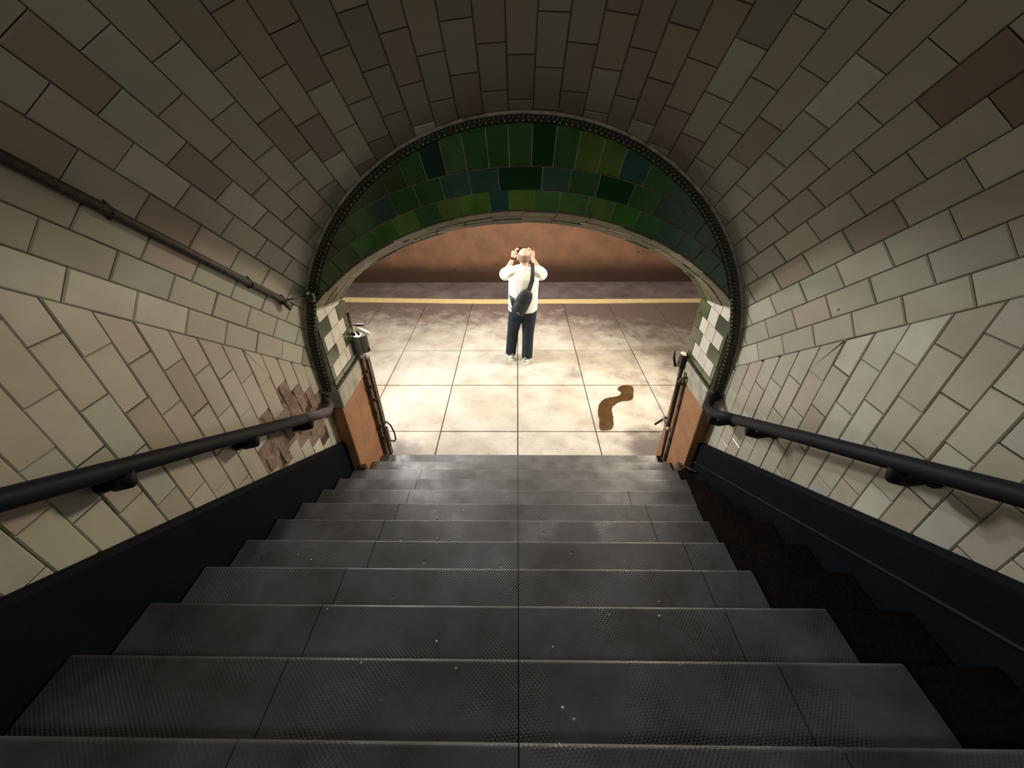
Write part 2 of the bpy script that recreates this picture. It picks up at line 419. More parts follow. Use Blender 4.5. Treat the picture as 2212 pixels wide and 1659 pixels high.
def vault_tiles():
    rng = random.Random(11)
    K = 1.059; TL = .2515
    bounds = [0.0] + [(ROWS[i][0] + ROWS[i + 1][0]) / 2 for i in range(len(ROWS) - 1)] + [180.0]
    rest = MB(); cnt = 0
    DEG = 1.64 * math.pi / 180          # degrees -> about metres, so the insets stay even
    for i, (pc, off) in enumerate(ROWS):
        pa, pb = bounds[i], bounds[i + 1]; pc = (pa + pb) / 2
        scl = math.hypot(VA * math.sin(math.radians(pc)), 1.27 * math.cos(math.radians(pc))) * math.pi / 180
        sh = lambda p: -K * (math.sin(math.radians(p)) - math.sin(math.radians(pc)))
        shared = None
        # dim crown light painted into the tile colours: crown browner, sides paler
        for k in range(-2, 24):
            s0 = off + k * TL; s1 = s0 + TL
            poly = [(pa * scl, s0 + sh(pa)), (pb * scl, s0 + sh(pb)), (pb * scl, s1 + sh(pb)), (pa * scl, s1 + sh(pa))]
            full = min(p[1] for p in poly) >= 0
            t = .012 + rng.uniform(-.001, .0015)
            base_col = cream(rng)
            crown = math.exp(-((pc - 94) / 34) ** 2)
            if 172 > pc and crown > .25 and rng.random() < crown * 1.3: base_col = tuple(a_ * f_ for a_, f_ in zip(rng.choice([(.36, .32, .26), (.34, .265, .205), (.30, .235, .185), (.33, .28, .22), (.27, .245, .19)]), [rng.uniform(.9, 1.1)] * 3))
            if not full: poly = clip(poly, 0, -1, 0)
            if len(poly) < 3: continue
            cs = sum(p[1] for p in poly) / len(poly)
            if cs > 4.6: continue
            base_col = (base_col[0] * .87, base_col[1] * .885, base_col[2] * .86)
            for kk, lst in TONES.items():
                for (tp, ts) in lst:
                    if pa < tp < pb and abs(ts - cs) < .13: base_col = {'R': (.22, .145, .105), 'D': (.33, .27, .205), 'W': (.56, .55, .46), 'P': (.46, .385, .33)}[kk]
            if cs > 2.05:
                rest.add(prism_data(poly, lambda u, v, h: vpt(u / scl, v, h), t)); continue
            if full:
                if shared is None:
                    p0 = [(u, v - s0) for u, v in poly]
                    d = prism_data(p0, lambda u, v, h: vpt(u / scl, v, h) - vpt(0, 0, 0), .012)
                    tmp = pyd('vault_tile', d[0], d[1], MT['tile']); shared = tmp.data
                    bpy.data.objects.remove(tmp)
                o = link('vault_tile', shared, None, ceil, base_col)
                jit = rng.uniform(-.0015, .0015)
                n_ = vpt(pc, 0, 1) - vpt(pc, 0, 0)
                o.location = vpt(0, s0, 0) + n_ * jit
            else:
                d = prism_data(poly, lambda u, v, h: vpt(u / scl, v, h), t)
                if d is None: continue
                pyd('vault_tile', d[0], d[1], MT['tile'], ceil, base_col)
            cnt += 1
    o = rest.build('vault_tiling', MT['tile_stuff'], ceil); o['kind'] = 'stuff'
    print('vault tiles', cnt)
vault_tiles()

# ------------------------------------------------------------------ arch wall with the opening
AX, AZ, AR = .035, 2.696 - 2.10, 2.10          # stair-side segmental arch
BX, BZ, BR = .035, 2.52 - 2.5, 2.5             # platform-side arch (flatter, lower)
def arch_pt(c, R, cz, a): return (c + R * math.sin(a), cz + R * math.cos(a))
def front_curve(n=48):
    a = math.asin((JR - AX) / AR)
    return [arch_pt(AX, AR, AZ, -a + 2 * a * i / n) for i in range(n + 1)]
def back_curve(n=48):
    out = []
    for x, _ in front_curve(n):
        u = min(1, abs(x - .03) / 1.54)
        z = BZ + math.sqrt(BR ** 2 - (x - BX) ** 2)
        z -= .09 * max(0, (u - .88) / .12) ** 2
        out.append((x, z))
    return out
FC, BC = front_curve(), back_curve()
def arch_wall():
    V = []; Fc = []
    def quad(a, b, c, d):
        k = len(V); V.extend([a, b, c, d]); Fc.append((k, k + 1, k + 2, k + 3))
    TOP = 4.6; SX = 6.0
    # platform face and stair face around the opening
    for y, C_ in ((Y0, FC), (Y1, BC)):
        for i in range(len(C_) - 1):
            (xa, za), (xb, zb) = C_[i], C_[i + 1]
            quad((xa, y, za), (xb, y, zb), (xb, y, TOP), (xa, y, TOP))
        quad((-SX, y, -.2), (C_[0][0], y, -.2), (C_[0][0], y, TOP), (-SX, y, TOP))
        quad((C_[-1][0], y, -.2), (SX, y, -.2), (SX, y, TOP), (C_[-1][0], y, TOP))
    for i in range(len(FC) - 1):
        (xa, za), (xb, zb) = FC[i], FC[i + 1]; (xc, zc), (xd, zd) = BC[i], BC[i + 1]
        quad((xa, Y0, za), (xb, Y0, zb), (xd, Y1, zd), (xc, Y1, zc))
    for C_, i in ((FC, 0), (FC, -1)):
        x, z = C_[i]; z2 = BC[i][1]
        quad((x, Y0, -.2), (x, Y0, z), (x, Y1, z2), (x, Y1, -.2))
    quad((-SX, Y0, TOP), (SX, Y0, TOP), (SX, Y1, TOP), (-SX, Y1, TOP))
    o = pyd('wall_front', V, Fc, MT['grout_light'])
    return tag(o, kind='structure')
wall_f = arch_wall()

def ring_inside(x, z, shrink=.0):
    return ((x - VX) / (VA - shrink)) ** 2 + ((z - VZ) / (VB - shrink)) ** 2
GC = {'O': (.048, .070, .020), 'G': (.038, .115, .030), 'K': (.010, .050, .018), 'D': (.014, .045, .036), 'M': (.062, .155, .045), 'B': (.026, .080, .060),
      'L': (.105, .20, .032), 'Y': (.10, .165, .034), 'H': (.052, .115, .082), 'V': (.045, .15, .018)}
GPAT = ['OOOOGVYGYLBLMMYVGBBBBB', 'OOOGBGGHHKHGKGBBBB', 'OOOOOGDMGGGKGYYBGBBB']
def tymp():
    rng = random.Random(21)
    rows = [(AR + .004, 2.214 + .004, [-46, -42.5, -38.8, -34.6, -30.0, -25.6, -21.4, -17.0, -12.9, -9.1, -4.6, -1.4, 2.7, 6.8, 11.4, 15.8, 20.1, 24.4, 28.9, 33.1, 37.4, 41.6, 46]),
            (2.218, 2.343, [-40.5, -36.3, -32.2, -28, -23.8, -19.8, -15.7, -11.5, -7.2, -2.8, 3.7, 7.9, 12.2, 17.6, 22.0, 26.2, 30.3, 34.5, 38.6]),
            (2.343, 2.56, [-34, -30.5, -26.8, -23, -19.5, -16.3, -13.2, -10.2, -7.2, -4.0, -1.1, 2.0, 5.1, 8.2, 11.5, 14.7, 18.6, 22.5, 26.3, 30, 33.8])]
    for ri, (r0, r1, A) in enumerate(rows):
        for gi, (a0, a1) in enumerate(zip(A, A[1:])):
            a0 -= .9; a1 -= .9
            pts = []
            for a, r in ((a0, r0), ((a0 + a1) / 2, r0), (a1, r0), (a1, r1), ((a0 + a1) / 2, r1), (a0, r1)):
                ar = math.radians(a); pts.append((AX + r * math.sin(ar), AZ + r * math.cos(ar)))
            # cut by the ring moulding: clip against tangents of the ellipse
            cx = sum(p[0] for p in pts) / 6; cz = sum(p[1] for p in pts) / 6
            a_, b_ = VA - .074, VB - .040
            for q in (pts[5], pts[4], pts[3], (cx, cz)):
                ph = math.atan2((q[1] - VZ) / b_, (q[0] - VX) / a_)
                nx_, nz_ = math.cos(ph) / a_, math.sin(ph) / b_
                px_, pz_ = VX + a_ * math.cos(ph), VZ + b_ * math.sin(ph)
                pts = clip(pts, nx_, nz_, nx_ * px_ + nz_ * pz_)
                if len(pts) < 3: break
            if len(pts) < 3: continue
            d = prism_data(pts, lambda u, v, h: (u, Y0 - h, v), .009 + rng.uniform(0, .002), gap=.0032, ch=.002)
            if d: pyd('green_tile', d[0], d[1], MT['green'], wall_f, tuple(v * rng.uniform(.92, 1.1) * (1.75 if ri == 0 else 1.35) for v in GC[GPAT[ri][gi] if gi < len(GPAT[ri]) else 'B']))  # lowest row coloured lighter, standing in for the stair light on it
tymp()
def soffit():
    rng = random.Random(31)
    def sp(i, t, h=0.0):
        n = len(FC) - 1; f = max(0, min(n - 1e-6, i * n)); k = int(f); q = f - k
        fx = FC[k][0] * (1 - q) + FC[k + 1][0] * q; fz = FC[k][1] * (1 - q) + FC[k + 1][1] * q
        bz = BC[k][1] * (1 - q) + BC[k + 1][1] * q
        z = fz * (1 - t) + bz * t; y = Y0 * (1 - t) + Y1 * t
        nrm = Vector((-(fx - AX) / AR, -.25, -(fz - AZ) / AR)).normalized()
        return Vector((fx, y, z)) + nrm * h
    BR_ = [(.22, .18, .11), (.16, .145, .08), (.29, .24, .15), (.10, .10, .05), (.20, .16, .10), (.08, .10, .04)]
    for ci, (t0, t1) in enumerate([(-.02, .36), (.36, .60), (.60, .82), (.82, 1.0)]):
        n = 17 if ci % 2 else 16
        for k in range(n + 1):
            a, b = (k - .5 * (ci % 2)) / n, (k + 1 - .5 * (ci % 2)) / n
            a, b = max(0, a), min(1, b)
            if b - a < .01: continue
            d = prism_data([(a * 3.5, t0 * .55), ((a + b) / 2 * 3.5, t0 * .55), (b * 3.5, t0 * .55), (b * 3.5, t1 * .55), ((a + b) / 2 * 3.5, t1 * .55), (a * 3.5, t1 * .55)],
                           lambda u, v, h: sp(u / 3.5, v / .55, h), .004 + rng.uniform(0, .008), gap=.003, ch=.003)
            c = rng.choice(BR_) if ci < 3 else rng.choice([(.07, .085, .04), (.05, .07, .04), (.14, .14, .08)])
            if d: pyd('soffit_brick', d[0], d[1], MT['brick'], wall_f, c)
soffit()
def jambs():
    rng = random.Random(41)
    PA = [(.10, -.012, 'g'), (-.012, -.145, 'w'), (-.145, -.275, 'w'), (-.275, -.405, 'w'), (-.405, -.45, 'g')]
    PB = [(.10, -.10, 'g'), (-.10, -.25, 'w'), (-.25, -.45, 'g')]
    P0 = [(.10, -.09, 'g'), (-.09, -.27, 'g'), (-.27, -.45, 'g')]
    zr = [(1.345, 1.417, P0), (1.417, 1.541, PA), (1.541, 1.663, PB), (1.663, 1.787, PA), (1.787, 1.91, PB), (1.91, 2.03, PA), (2.03, 2.15, PB)]
    for x, s in ((JL, -1), (JR, 1)):
        for za, zb, P in zr:
            for ya, yb, c in P:
                poly = [(yb, za), (ya, za), (ya, zb), (yb, zb)]
                # under the soffit line
                zt, zbk = FC[0][1] - .01, BC[0][1] - .01
                sl_ = (zbk - zt) / (Y1 - Y0)
                poly = clip(poly, -sl_, 1, zt - sl_ * Y0)
                if len(poly) < 3: continue
                d = prism_data(poly, lambda u, v, h: (x - s * h, u, v), .009 + rng.uniform(0, .002), gap=.0018, ch=.003)
                if not d: continue
                if c == 'w': pyd('jamb_tile', d[0], d[1], MT['tile'], wall_f, rng.choice([(.76, .73, .66), (.80, .77, .70), (.72, .68, .61)]))
                else: pyd('green_jamb_tile', d[0], d[1], MT['green'], wall_f, rng.choice([(.075, .085, .03), (.06, .08, .032), (.09, .10, .03), (.05, .07, .04)]))
jambs()

# rope moulding ring around the arch
def ring():
    root = empty('arch_moulding', (VX, Y0, 1.34))
    tag(root, 'dark olive rope moulding ringing the arch between cream vault and green tiles', 'moulding')
    def e(ph, da, y, k=0): 
        a = math.radians(ph); return Vector((VX + (VA - da) * math.cos(a), y, VZ + (VB - da * .55) * math.sin(a)))
    def path(da, y, n=90):
        P = [Vector((VX + VA - da + .012, y, 1.33)), Vector((VX + VA - da + .006, y, 1.43))]
        P += [e(180 * i / n, da, y) for i in range(n + 1)]
        P += [Vector((VX - VA + da - .006, y, 1.43)), Vector((VX - VA + da - .012, y, 1.33))]
        return P
    # flat band on the strip between stair wall and jamb
    V = []; Fc = []
    pa, pb = path(.004, Y0 - .006), path(.082, Y0 - .006)
    n = len(pa)
    for q in (pa, pb): V += q
    V += [p + Vector((0, -.02, 0)) for p in pa] + [p + Vector((0, -.014, 0)) for p in pb]
    for i in range(n - 1):
        Fc += [(2 * n + i, 2 * n + i + 1, 3 * n + i + 1, 3 * n + i), (i, i + 1, 2 * n + i + 1, 2 * n + i), (n + i, 3 * n + i, 3 * n + i + 1, n + i + 1)]
    pyd('band', V, Fc, MT['olive'], root)
    MB().add(tube(path(.010, Y0 - .028), .010, 8)).build('outer_lip', MT['lip'], root, smooth=True)
    MB().add(tube(path(.080, Y0 - .016), .004, 6)).build('inner_lip', MT['olive'], root, smooth=True)
    # twisted rope: short slanted strands
    mb = MB(); P = path(.048, Y0 - .026, 150)
    # resample evenly
    D = [0]
    for a, b in zip(P, P[1:]): D.append(D[-1] + (b - a).length)
    N = int(D[-1] / .027); k = 0
    for i in range(N):
        d = (i + .5) * D[-1] / N
        while D[k + 1] < d: k += 1
        q = (d - D[k]) / (D[k + 1] - D[k]); c = P[k].lerp(P[k + 1], q); t = (P[k + 1] - P[k]).normalized()
        nrm = t.cross(Vector((0, 1, 0)))
        mb.add(tube([c - t * .010 - nrm * .013, c - t * .003 - nrm * .005 + Vector((0, -.006, 0)), c + t * .003 + nrm * .005 + Vector((0, -.006, 0)), c + t * .010 + nrm * .013], [.003, .0075, .0075, .003], 6))
    o = mb.build('rope', MT['rope'], root, smooth=True); o['kind'] = 'stuff'
    # small glazed beads between rope and tiles
    mb = MB(); P = path(.073, Y0 - .024, 150); D = [0]
    for a, b in zip(P, P[1:]): D.append(D[-1] + (b - a).length)
    N = int(D[-1] / .034); k = 0
    for i in range(N):
        d = (i + .5) * D[-1] / N
        while D[k + 1] < d: k += 1
        q = (d - D[k]) / (D[k + 1] - D[k]); mb.add(ell(P[k].lerp(P[k + 1], q), (.0075, .007, .0075), seg=8, rings=6))
    o = mb.build('bead_row', MT['bead'], root, smooth=True); o['kind'] = 'stuff'
ring()

# ------------------------------------------------------------------ platform floor, track, far wall
floor_o = pyd('floor', *boxv(-6, 6, -.35, 4.60, -.3, -.022), m=MT['floor_base']); tag(floor_o, kind='structure')
def slabs():
    rng = random.Random(51)
    XS = [-5.73, -4.775, -3.82, -2.865, -1.915, -.95, .003, .965, 1.90, 2.86, 3.82, 4.775, 5.73]
    YS = [-.02, .555, 1.565, 2.585, 3.585, 4.585]
    for i in range(len(XS) - 1):
        for j in range(len(YS) - 1):
            dz_ = rng.uniform(-.003, 0)
            x0, x1, y0, y1 = XS[i], XS[i + 1], YS[j], YS[j + 1]
            if y0 < 0:
                if x1 < JL - .3 or x0 > JR + .3: pass
            poly = [(x0, y0), (x1, y0), (x1, y1), (x0, y1)]
            d = prism_data(poly, lambda u, v, h: (u, v, h - .022 + dz_), .022, gap=.0062, ch=.004, base=0)
            k = rng.uniform(.9, 1.04)
            c = (.56 * k, .545 * k, .505 * k)
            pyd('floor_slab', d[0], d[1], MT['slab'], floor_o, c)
slabs()
def slab_grime_and_spots():
    nt = MT['slab'].node_tree; n = nt.nodes; L = nt.links; b = n['Principled BSDF']
    src = b.inputs['Base Color'].links[0].from_socket
    geo = n.new('ShaderNodeNewGeometry'); sep = n.new('ShaderNodeSeparateXYZ'); L.new(geo.outputs['Position'], sep.inputs[0])
    # foot-worn grime towards the platform edge and towards the right
    def ramp(out, a, b_):
        r = n.new('ShaderNodeMapRange'); r.interpolation_type = 'SMOOTHSTEP'
        r.inputs['From Min'].default_value = a; r.inputs['From Max'].default_value = b_; L.new(out, r.inputs['Value']); return r.outputs['Result']
    e1 = ramp(sep.outputs['Y'], 2.7, 4.6); e2 = ramp(sep.outputs['X'], .3, 3.4)
    ad = n.new('ShaderNodeMath'); ad.operation = 'ADD'; L.new(e1, ad.inputs[0])
    m2 = n.new('ShaderNodeMath'); m2.operation = 'MULTIPLY'; m2.inputs[1].default_value = .55; L.new(e2, m2.inputs[0]); L.new(m2.outputs[0], ad.inputs[1])
    nz = n.new('ShaderNodeTexNoise'); nz.inputs['Scale'].default_value = 3.1; nz.inputs['Detail'].default_value = 9; nz.inputs['Roughness'].default_value = .7; nz.inputs['Distortion'].default_value = .15
    L.new(geo.outputs['Position'], nz.inputs['Vector'])
    a2 = n.new('ShaderNodeMath'); a2.operation = 'MULTIPLY_ADD'; L.new(ad.outputs[0], a2.inputs[0]); a2.inputs[1].default_value = .46; L.new(nz.outputs['Fac'], a2.inputs[2])
    f = ramp(a2.outputs[0], .50, .98)
    mx = n.new('ShaderNodeMix'); mx.data_type = 'RGBA'; L.new(f, mx.inputs['Factor']); L.new(src, mx.inputs[6]); mx.inputs[7].default_value = (.165, .125, .115, 1)
    # fine dark specks
    nz2 = n.new('ShaderNodeTexNoise'); nz2.inputs['Scale'].default_value = 26; nz2.inputs['Detail'].default_value = 4; L.new(geo.outputs['Position'], nz2.inputs['Vector'])
    f2 = ramp(nz2.outputs['Fac'], .66, .74)
    mx2 = n.new('ShaderNodeMix'); mx2.data_type = 'RGBA'; L.new(f2, mx2.inputs['Factor']); L.new(mx.outputs[2], mx2.inputs[6]); mx2.inputs[7].default_value = (.28, .22, .16, 1)
    cur = mx2.outputs[2]
    for (gx, gy, ga, gb, gc, fr) in ((-1.40, .10, .10, .42, (.055, .035, .035), .8), (1.60, .25, .14, .50, (.045, .028, .026), .9), (.86, 1.87, .02, .20, (.20, .20, .20), .75), (1.02, 3.2, .05, .5, (.30, .24, .22), .5), (-.9, .2, .05, .6, (.30, .24, .20), .5), (-.35, 1.0, .03, .45, (.45, .40, .32), .5)):  # soft noisy patches of darker colour around set floor points
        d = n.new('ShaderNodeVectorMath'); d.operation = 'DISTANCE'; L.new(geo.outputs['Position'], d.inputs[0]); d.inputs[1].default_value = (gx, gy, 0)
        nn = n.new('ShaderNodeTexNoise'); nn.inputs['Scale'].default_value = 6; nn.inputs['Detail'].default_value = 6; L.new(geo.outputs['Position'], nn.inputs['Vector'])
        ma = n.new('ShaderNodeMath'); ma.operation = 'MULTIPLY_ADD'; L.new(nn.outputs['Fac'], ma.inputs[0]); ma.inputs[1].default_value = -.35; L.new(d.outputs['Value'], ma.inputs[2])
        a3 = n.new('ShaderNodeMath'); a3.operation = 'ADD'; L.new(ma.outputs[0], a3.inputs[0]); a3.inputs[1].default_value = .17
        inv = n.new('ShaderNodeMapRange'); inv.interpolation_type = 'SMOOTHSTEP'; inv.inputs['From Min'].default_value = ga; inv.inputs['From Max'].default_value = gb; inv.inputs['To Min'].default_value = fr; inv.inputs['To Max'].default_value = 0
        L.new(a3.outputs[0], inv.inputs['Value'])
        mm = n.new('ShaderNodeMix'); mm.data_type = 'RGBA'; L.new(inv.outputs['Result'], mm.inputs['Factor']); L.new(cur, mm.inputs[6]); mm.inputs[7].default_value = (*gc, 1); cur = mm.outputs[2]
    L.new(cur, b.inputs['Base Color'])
slab_grime_and_spots()
def wall_soot():
    nt = MT['terracotta'].node_tree; n = nt.nodes; L = nt.links; b = n['Principled BSDF']
    src = b.inputs['Base Color'].links[0].from_socket
    geo = n.new('ShaderNodeNewGeometry'); sep = n.new('ShaderNodeSeparateXYZ'); L.new(geo.outputs['Position'], sep.inputs[0])
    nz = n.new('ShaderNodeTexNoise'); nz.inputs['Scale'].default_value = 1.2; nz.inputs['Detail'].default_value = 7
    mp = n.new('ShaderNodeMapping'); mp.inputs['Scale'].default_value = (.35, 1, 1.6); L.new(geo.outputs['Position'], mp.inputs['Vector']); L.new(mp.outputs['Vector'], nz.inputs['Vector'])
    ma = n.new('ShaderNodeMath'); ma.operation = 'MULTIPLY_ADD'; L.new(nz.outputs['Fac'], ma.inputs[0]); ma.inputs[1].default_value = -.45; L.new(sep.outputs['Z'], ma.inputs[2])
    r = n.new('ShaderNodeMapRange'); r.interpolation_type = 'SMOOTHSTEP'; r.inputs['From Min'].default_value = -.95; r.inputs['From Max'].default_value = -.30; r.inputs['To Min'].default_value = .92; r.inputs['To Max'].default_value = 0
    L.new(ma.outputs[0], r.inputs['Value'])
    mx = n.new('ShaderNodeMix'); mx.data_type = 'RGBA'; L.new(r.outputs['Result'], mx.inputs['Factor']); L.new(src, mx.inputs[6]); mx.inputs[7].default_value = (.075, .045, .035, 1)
    # scattered dark spots
    vo = n.new('ShaderNodeTexVoronoi'); vo.inputs['Scale'].default_value = 1.7; L.new(geo.outputs['Position'], vo.inputs['Vector'])
    vr = n.new('ShaderNodeMapRange'); vr.inputs['From Min'].default_value = .05; vr.inputs['From Max'].default_value = .10; vr.inputs['To Min'].default_value = .6; vr.inputs['To Max'].default_value = 0
    L.new(vo.outputs['Distance'], vr.inputs['Value'])
    m3 = n.new('ShaderNodeMix'); m3.data_type = 'RGBA'; L.new(vr.outputs['Result'], m3.inputs['Factor']); L.new(mx.outputs[2], m3.inputs[6]); m3.inputs[7].default_value = (.10, .05, .03, 1)
    L.new(m3.outputs[2], b.inputs['Base Color'])
wall_soot()
# painted edge strip, gently curved like the platform
def strip():
    pts = [(-6, 5.00, 4.74), (-3.85, 4.97, 4.72), (-2.2, 4.88, 4.655), (-.8, 4.82, 4.595), (1.6, 4.82, 4.59), (3.7, 4.83, 4.63), (6, 4.88, 4.68)]
    V = []; Fc = []
    for x, yo, yi in pts: V += [(x, yi, .004), (x, yo, .004), (x, yo, -.06), (x, yi, -.06)]
    for i in range(len(pts) - 1):
        for k in range(4): Fc.append((4 * i + k, 4 * i + (k + 1) % 4, 4 * i + 4 + (k + 1) % 4, 4 * i + 4 + k))
    Fc += [(0, 1, 2, 3), tuple(4 * (len(pts) - 1) + k for k in (3, 2, 1, 0))]
    o = pyd('trim_1', V, Fc, MT['yellow']); tag(o, kind='structure')
    V = []; Fc = []
    for x, yo, yi in pts: V += [(x, yo - .003, -.004), (x, 4.57, -.004), (x, 4.57, -1.0), (x, yo - .003, -1.0)]
    for i in range(len(pts) - 1):
        for k in range(4): Fc.append((4 * i + k, 4 * i + (k + 1) % 4, 4 * i + 4 + (k + 1) % 4, 4 * i + 4 + k))
    o = pyd('wall_platform_edge', V, Fc, MT['slab'], color=(.5, .45, .38)); tag(o, kind='structure')
strip()
o = pyd('floor_track', *boxv(-9, 9, 4.6, 8.65, -1.1, -.95), m=MT['bed']); tag(o, kind='structure')
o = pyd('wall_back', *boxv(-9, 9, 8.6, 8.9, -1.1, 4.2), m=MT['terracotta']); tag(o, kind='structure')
o = pyd('ceiling_platform', *boxv(-9, 9, Y1, 8.9, 3.9, 4.1), m=MT['plaster']); tag(o, kind='structure')
for sx, nm in ((-1, 'wall_platform_left'), (1, 'wall_platform_right')):
    o = pyd(nm, *boxv(min(sx * 5.9, sx * 6.1), max(sx * 5.9, sx * 6.1), Y1, 4.6, -.2, 4.0), m=MT['plaster']); tag(o, kind='structure')

# ------------------------------------------------------------------ stairs
stairs = empty('staircase', (0.03, 0, 0))
tag(stairs, 'wide dark staircase with ribbed steel tread plates leading down to the platform', 'stairs')
NST = 24
def step_profile(n, x0, x1, h, nose_out, back):
    """tread plate: flat with a rounded nose that folds down"""
    y = -(n - 1) * T_; z = n * R_
    pr = [(y - back, z + h), (y - .012 + nose_out, z + h)]
    for k in range(1, 6):
        a = k / 5 * math.pi / 2
        pr.append((y - .012 + nose_out + .014 * math.sin(a), z + h - .014 * (1 - math.cos(a))))
    pr += [(y + nose_out + .002, z - .045), (y + nose_out - .004, z - .045), (y + nose_out - .004, z - .012), (y - .03, z - .001), (y - back, z - .001)]
    V = [(x0, a, b) for a, b in pr] + [(x1, a, b) for a, b in pr]; k = len(pr)
    Fc = [(i, (i + 1) % k, k + (i + 1) % k, k + i) for i in range(k)] + [tuple(range(k))[::-1], tuple(range(k, 2 * k))]
    return V, Fc
def build_stairs():
    rng = random.Random(61)
    for n in range(1, NST + 1):
        y = -(n - 1) * T_; z = n * R_
        xa, xb = (JL + .02, JR - .02) if n <= 1 else (XL + .055, XR - .055)
        if n == 2: xa, xb = JL + .02, JR - .02
        o = pyd('step', *boxv(xa, xb, y - T_ - .03, y - .006, z - R_ - (.14 if n > 1 else .0), z - .002), m=MT['stone'], parent=stairs)
        re = {1: 1.50, 2: 1.53, 3: 1.49, 4: 1.45, 5: 1.36, 6: 1.27, 7: 1.22, 8: 1.16, 9: 1.14, 10: 1.27, 11: 1.30}.get(n, 1.42)
        cuts = [xa + .004, -.93 + .012 * n + rng.uniform(-.04, .04), .003, .88 + rng.uniform(-.04, .05), re]
        if n in (3, 4): cuts.pop(3)
        if n <= 2: cuts = [xa + .004, .003, re]
        for c0, c1 in zip(cuts, cuts[1:]):
            h = .004 + rng.uniform(0, .0012)
            p = pyd('tread_plate', *step_profile(n, c0 + .0018, c1 - .0018, h, .0, T_ - .004), m=MT['plate'], parent=stairs)
build_stairs()
# floor of the landing behind the viewer
pyd('landing', *boxv(XL + .055, XR - .055, YB, -NST * T_, NST * R_ - .3, NST * R_ + .0), m=MT['stone'], parent=stairs)

# stringers
def stringer(x, s, label):
    root = empty('stair_stringer', (x, 0, 0)); tag(root, label, 'stringer')
    th = .05; y0 = Y0 - .004; y1 = YB
    pts = [(y0, nose(y0) + STR - .01), (y0, nose(y0) - .25), (y1, nose(y1) - .25), (y1, nose(y1) + STR)]
    xi = x - s * th
    V = [(xi, a, b) for a, b in pts] + [(x + s * .0, a, b) for a, b in pts]
    pyd('board', V, [(0, 1, 2, 3), (7, 6, 5, 4), (0, 4, 5, 1), (1, 5, 6, 2), (2, 6, 7, 3), (3, 7, 4, 0)], MT['navy'], root)
    # rounded top edge
    MB().add(tube([(x - s * .027, y0, nose(y0) + STR - .006), (x - s * .027, y1, nose(y1) + STR - .006)], .024, 12)).build('top_edge', MT['navy'], root, smooth=True)
    if s > 0:
        bev = MB()
        for (a, b) in ((y0 + .1, y1),):
            bev.add(tube([(xi - .006, a, nose(a) + .115), (xi - .003, b, nose(b) + .115)], .009, 8))
        o = bev.build('lower_bead', MT['rail'], root, smooth=True)
stringer(XL, -1, 'dark navy stringer board along the left wall beneath the cream tiles')
stringer(XR, 1, 'dark navy stringer board with a lower bead along the right wall')

# handrails
def handrail(s, label):
    x = 1.49 * s + .03 * 0; xw = XR if s > 0 else XL
    root = empty('handrail', (x, -1.5, nose(-1.5) + .73)); tag(root, label, 'handrail')
    off = .725
    P = [(x, YB + .3, nose(YB + .3) + off), (x, -3.0, nose(-3.0) + off), (x, -1.6, nose(-1.6) + off), (x, -.98, nose(-.98) + off)]
    main = P
    lower = [(x, -.98, nose(-.98) + off), (x, -.80, nose(-.80) + off), (x + s * .012, -.66, nose(-.66) + off + .004), (x + s * .04, -.565, nose(-.62) + off + .01), (x + s * .09, -.50, nose(-.62) + off + .03), (x + s * .15, -.485, nose(-.62) + off + .06)]
    rr = [(.031, .036)] * 4
    MB().add(tube(main, rr, 14)).build('rail', MT['rail'], root, smooth=True)
    MB().add(tube(lower, [(.031, .036)] * 3 + [.034, .033, .030], 14)).build('rail_end', MT['rail_worn'] if s < 0 else MT['rail'], root, smooth=True)
    for yb in ((-.93, -1.43, -2.04, -2.9) if s < 0 else (-.73, -1.14, -1.96, -2.8)):
        zc = nose(yb) + off
        mb = MB()
        mb.add(tube([(x, yb, zc - .025), (x + s * .01, yb, zc - .075), (x + s * .06, yb, zc - .095), (xw - s * .02, yb, zc - .075)], [.034, .030, .024, .026], 10))
        br = mb.build('bracket', MT['rail'], root, smooth=True)
        MB().add(tube([(xw - s * .026, yb, zc - .075), (xw - s * .008, yb, zc - .075)], .042, 14)).build('wall_plate', MT['rail'], br)
handrail(-1, 'dark handrail on the left wall ending in a worn brown curl beside the missing tiles')
handrail(1, 'black handrail on the right wall turning into the plinth at its foot')

# plinths under the jambs
def plinth(s, label):
    j = JR if s > 0 else JL; xw = XR if s > 0 else XL
    root = empty('plinth', (j, -.17, 0)); tag(root, label, 'plinth')
    xi = j - s * .015
    o = pyd('block', *boxv(min(xi, xw + s * .01), max(xi, xw + s * .01), Y0 - .02, Y1 + .02, -.02, 1.145), m=MT['brown'], parent=root); bevel(o, .012)
    xi = j - s * .024
    V, Fc = boxv(min(xi, xw + s * .0), max(xi, xw + s * .0), Y0 - .012, Y1 + .02, 1.145, 1.335)
    o = pyd('cap', V, Fc, MT['cap'], root); bevel(o, .014, 3)
    # beaded edge on top of the cap
    mb = MB()
    for k in range(19):
        mb.add(ell((j - s * .016, Y0 + .0 + k * .029, 1.352), (.013, .013, .013), seg=8, rings=6))
    o = mb.build('beaded_edge', MT['rope'], root, smooth=True); o['kind'] = 'stuff'
plinth(-1, 'brown painted plinth with a worn stone cap below the left jamb')
plinth(1, 'brown painted plinth with a grey marble cap below the right jamb')

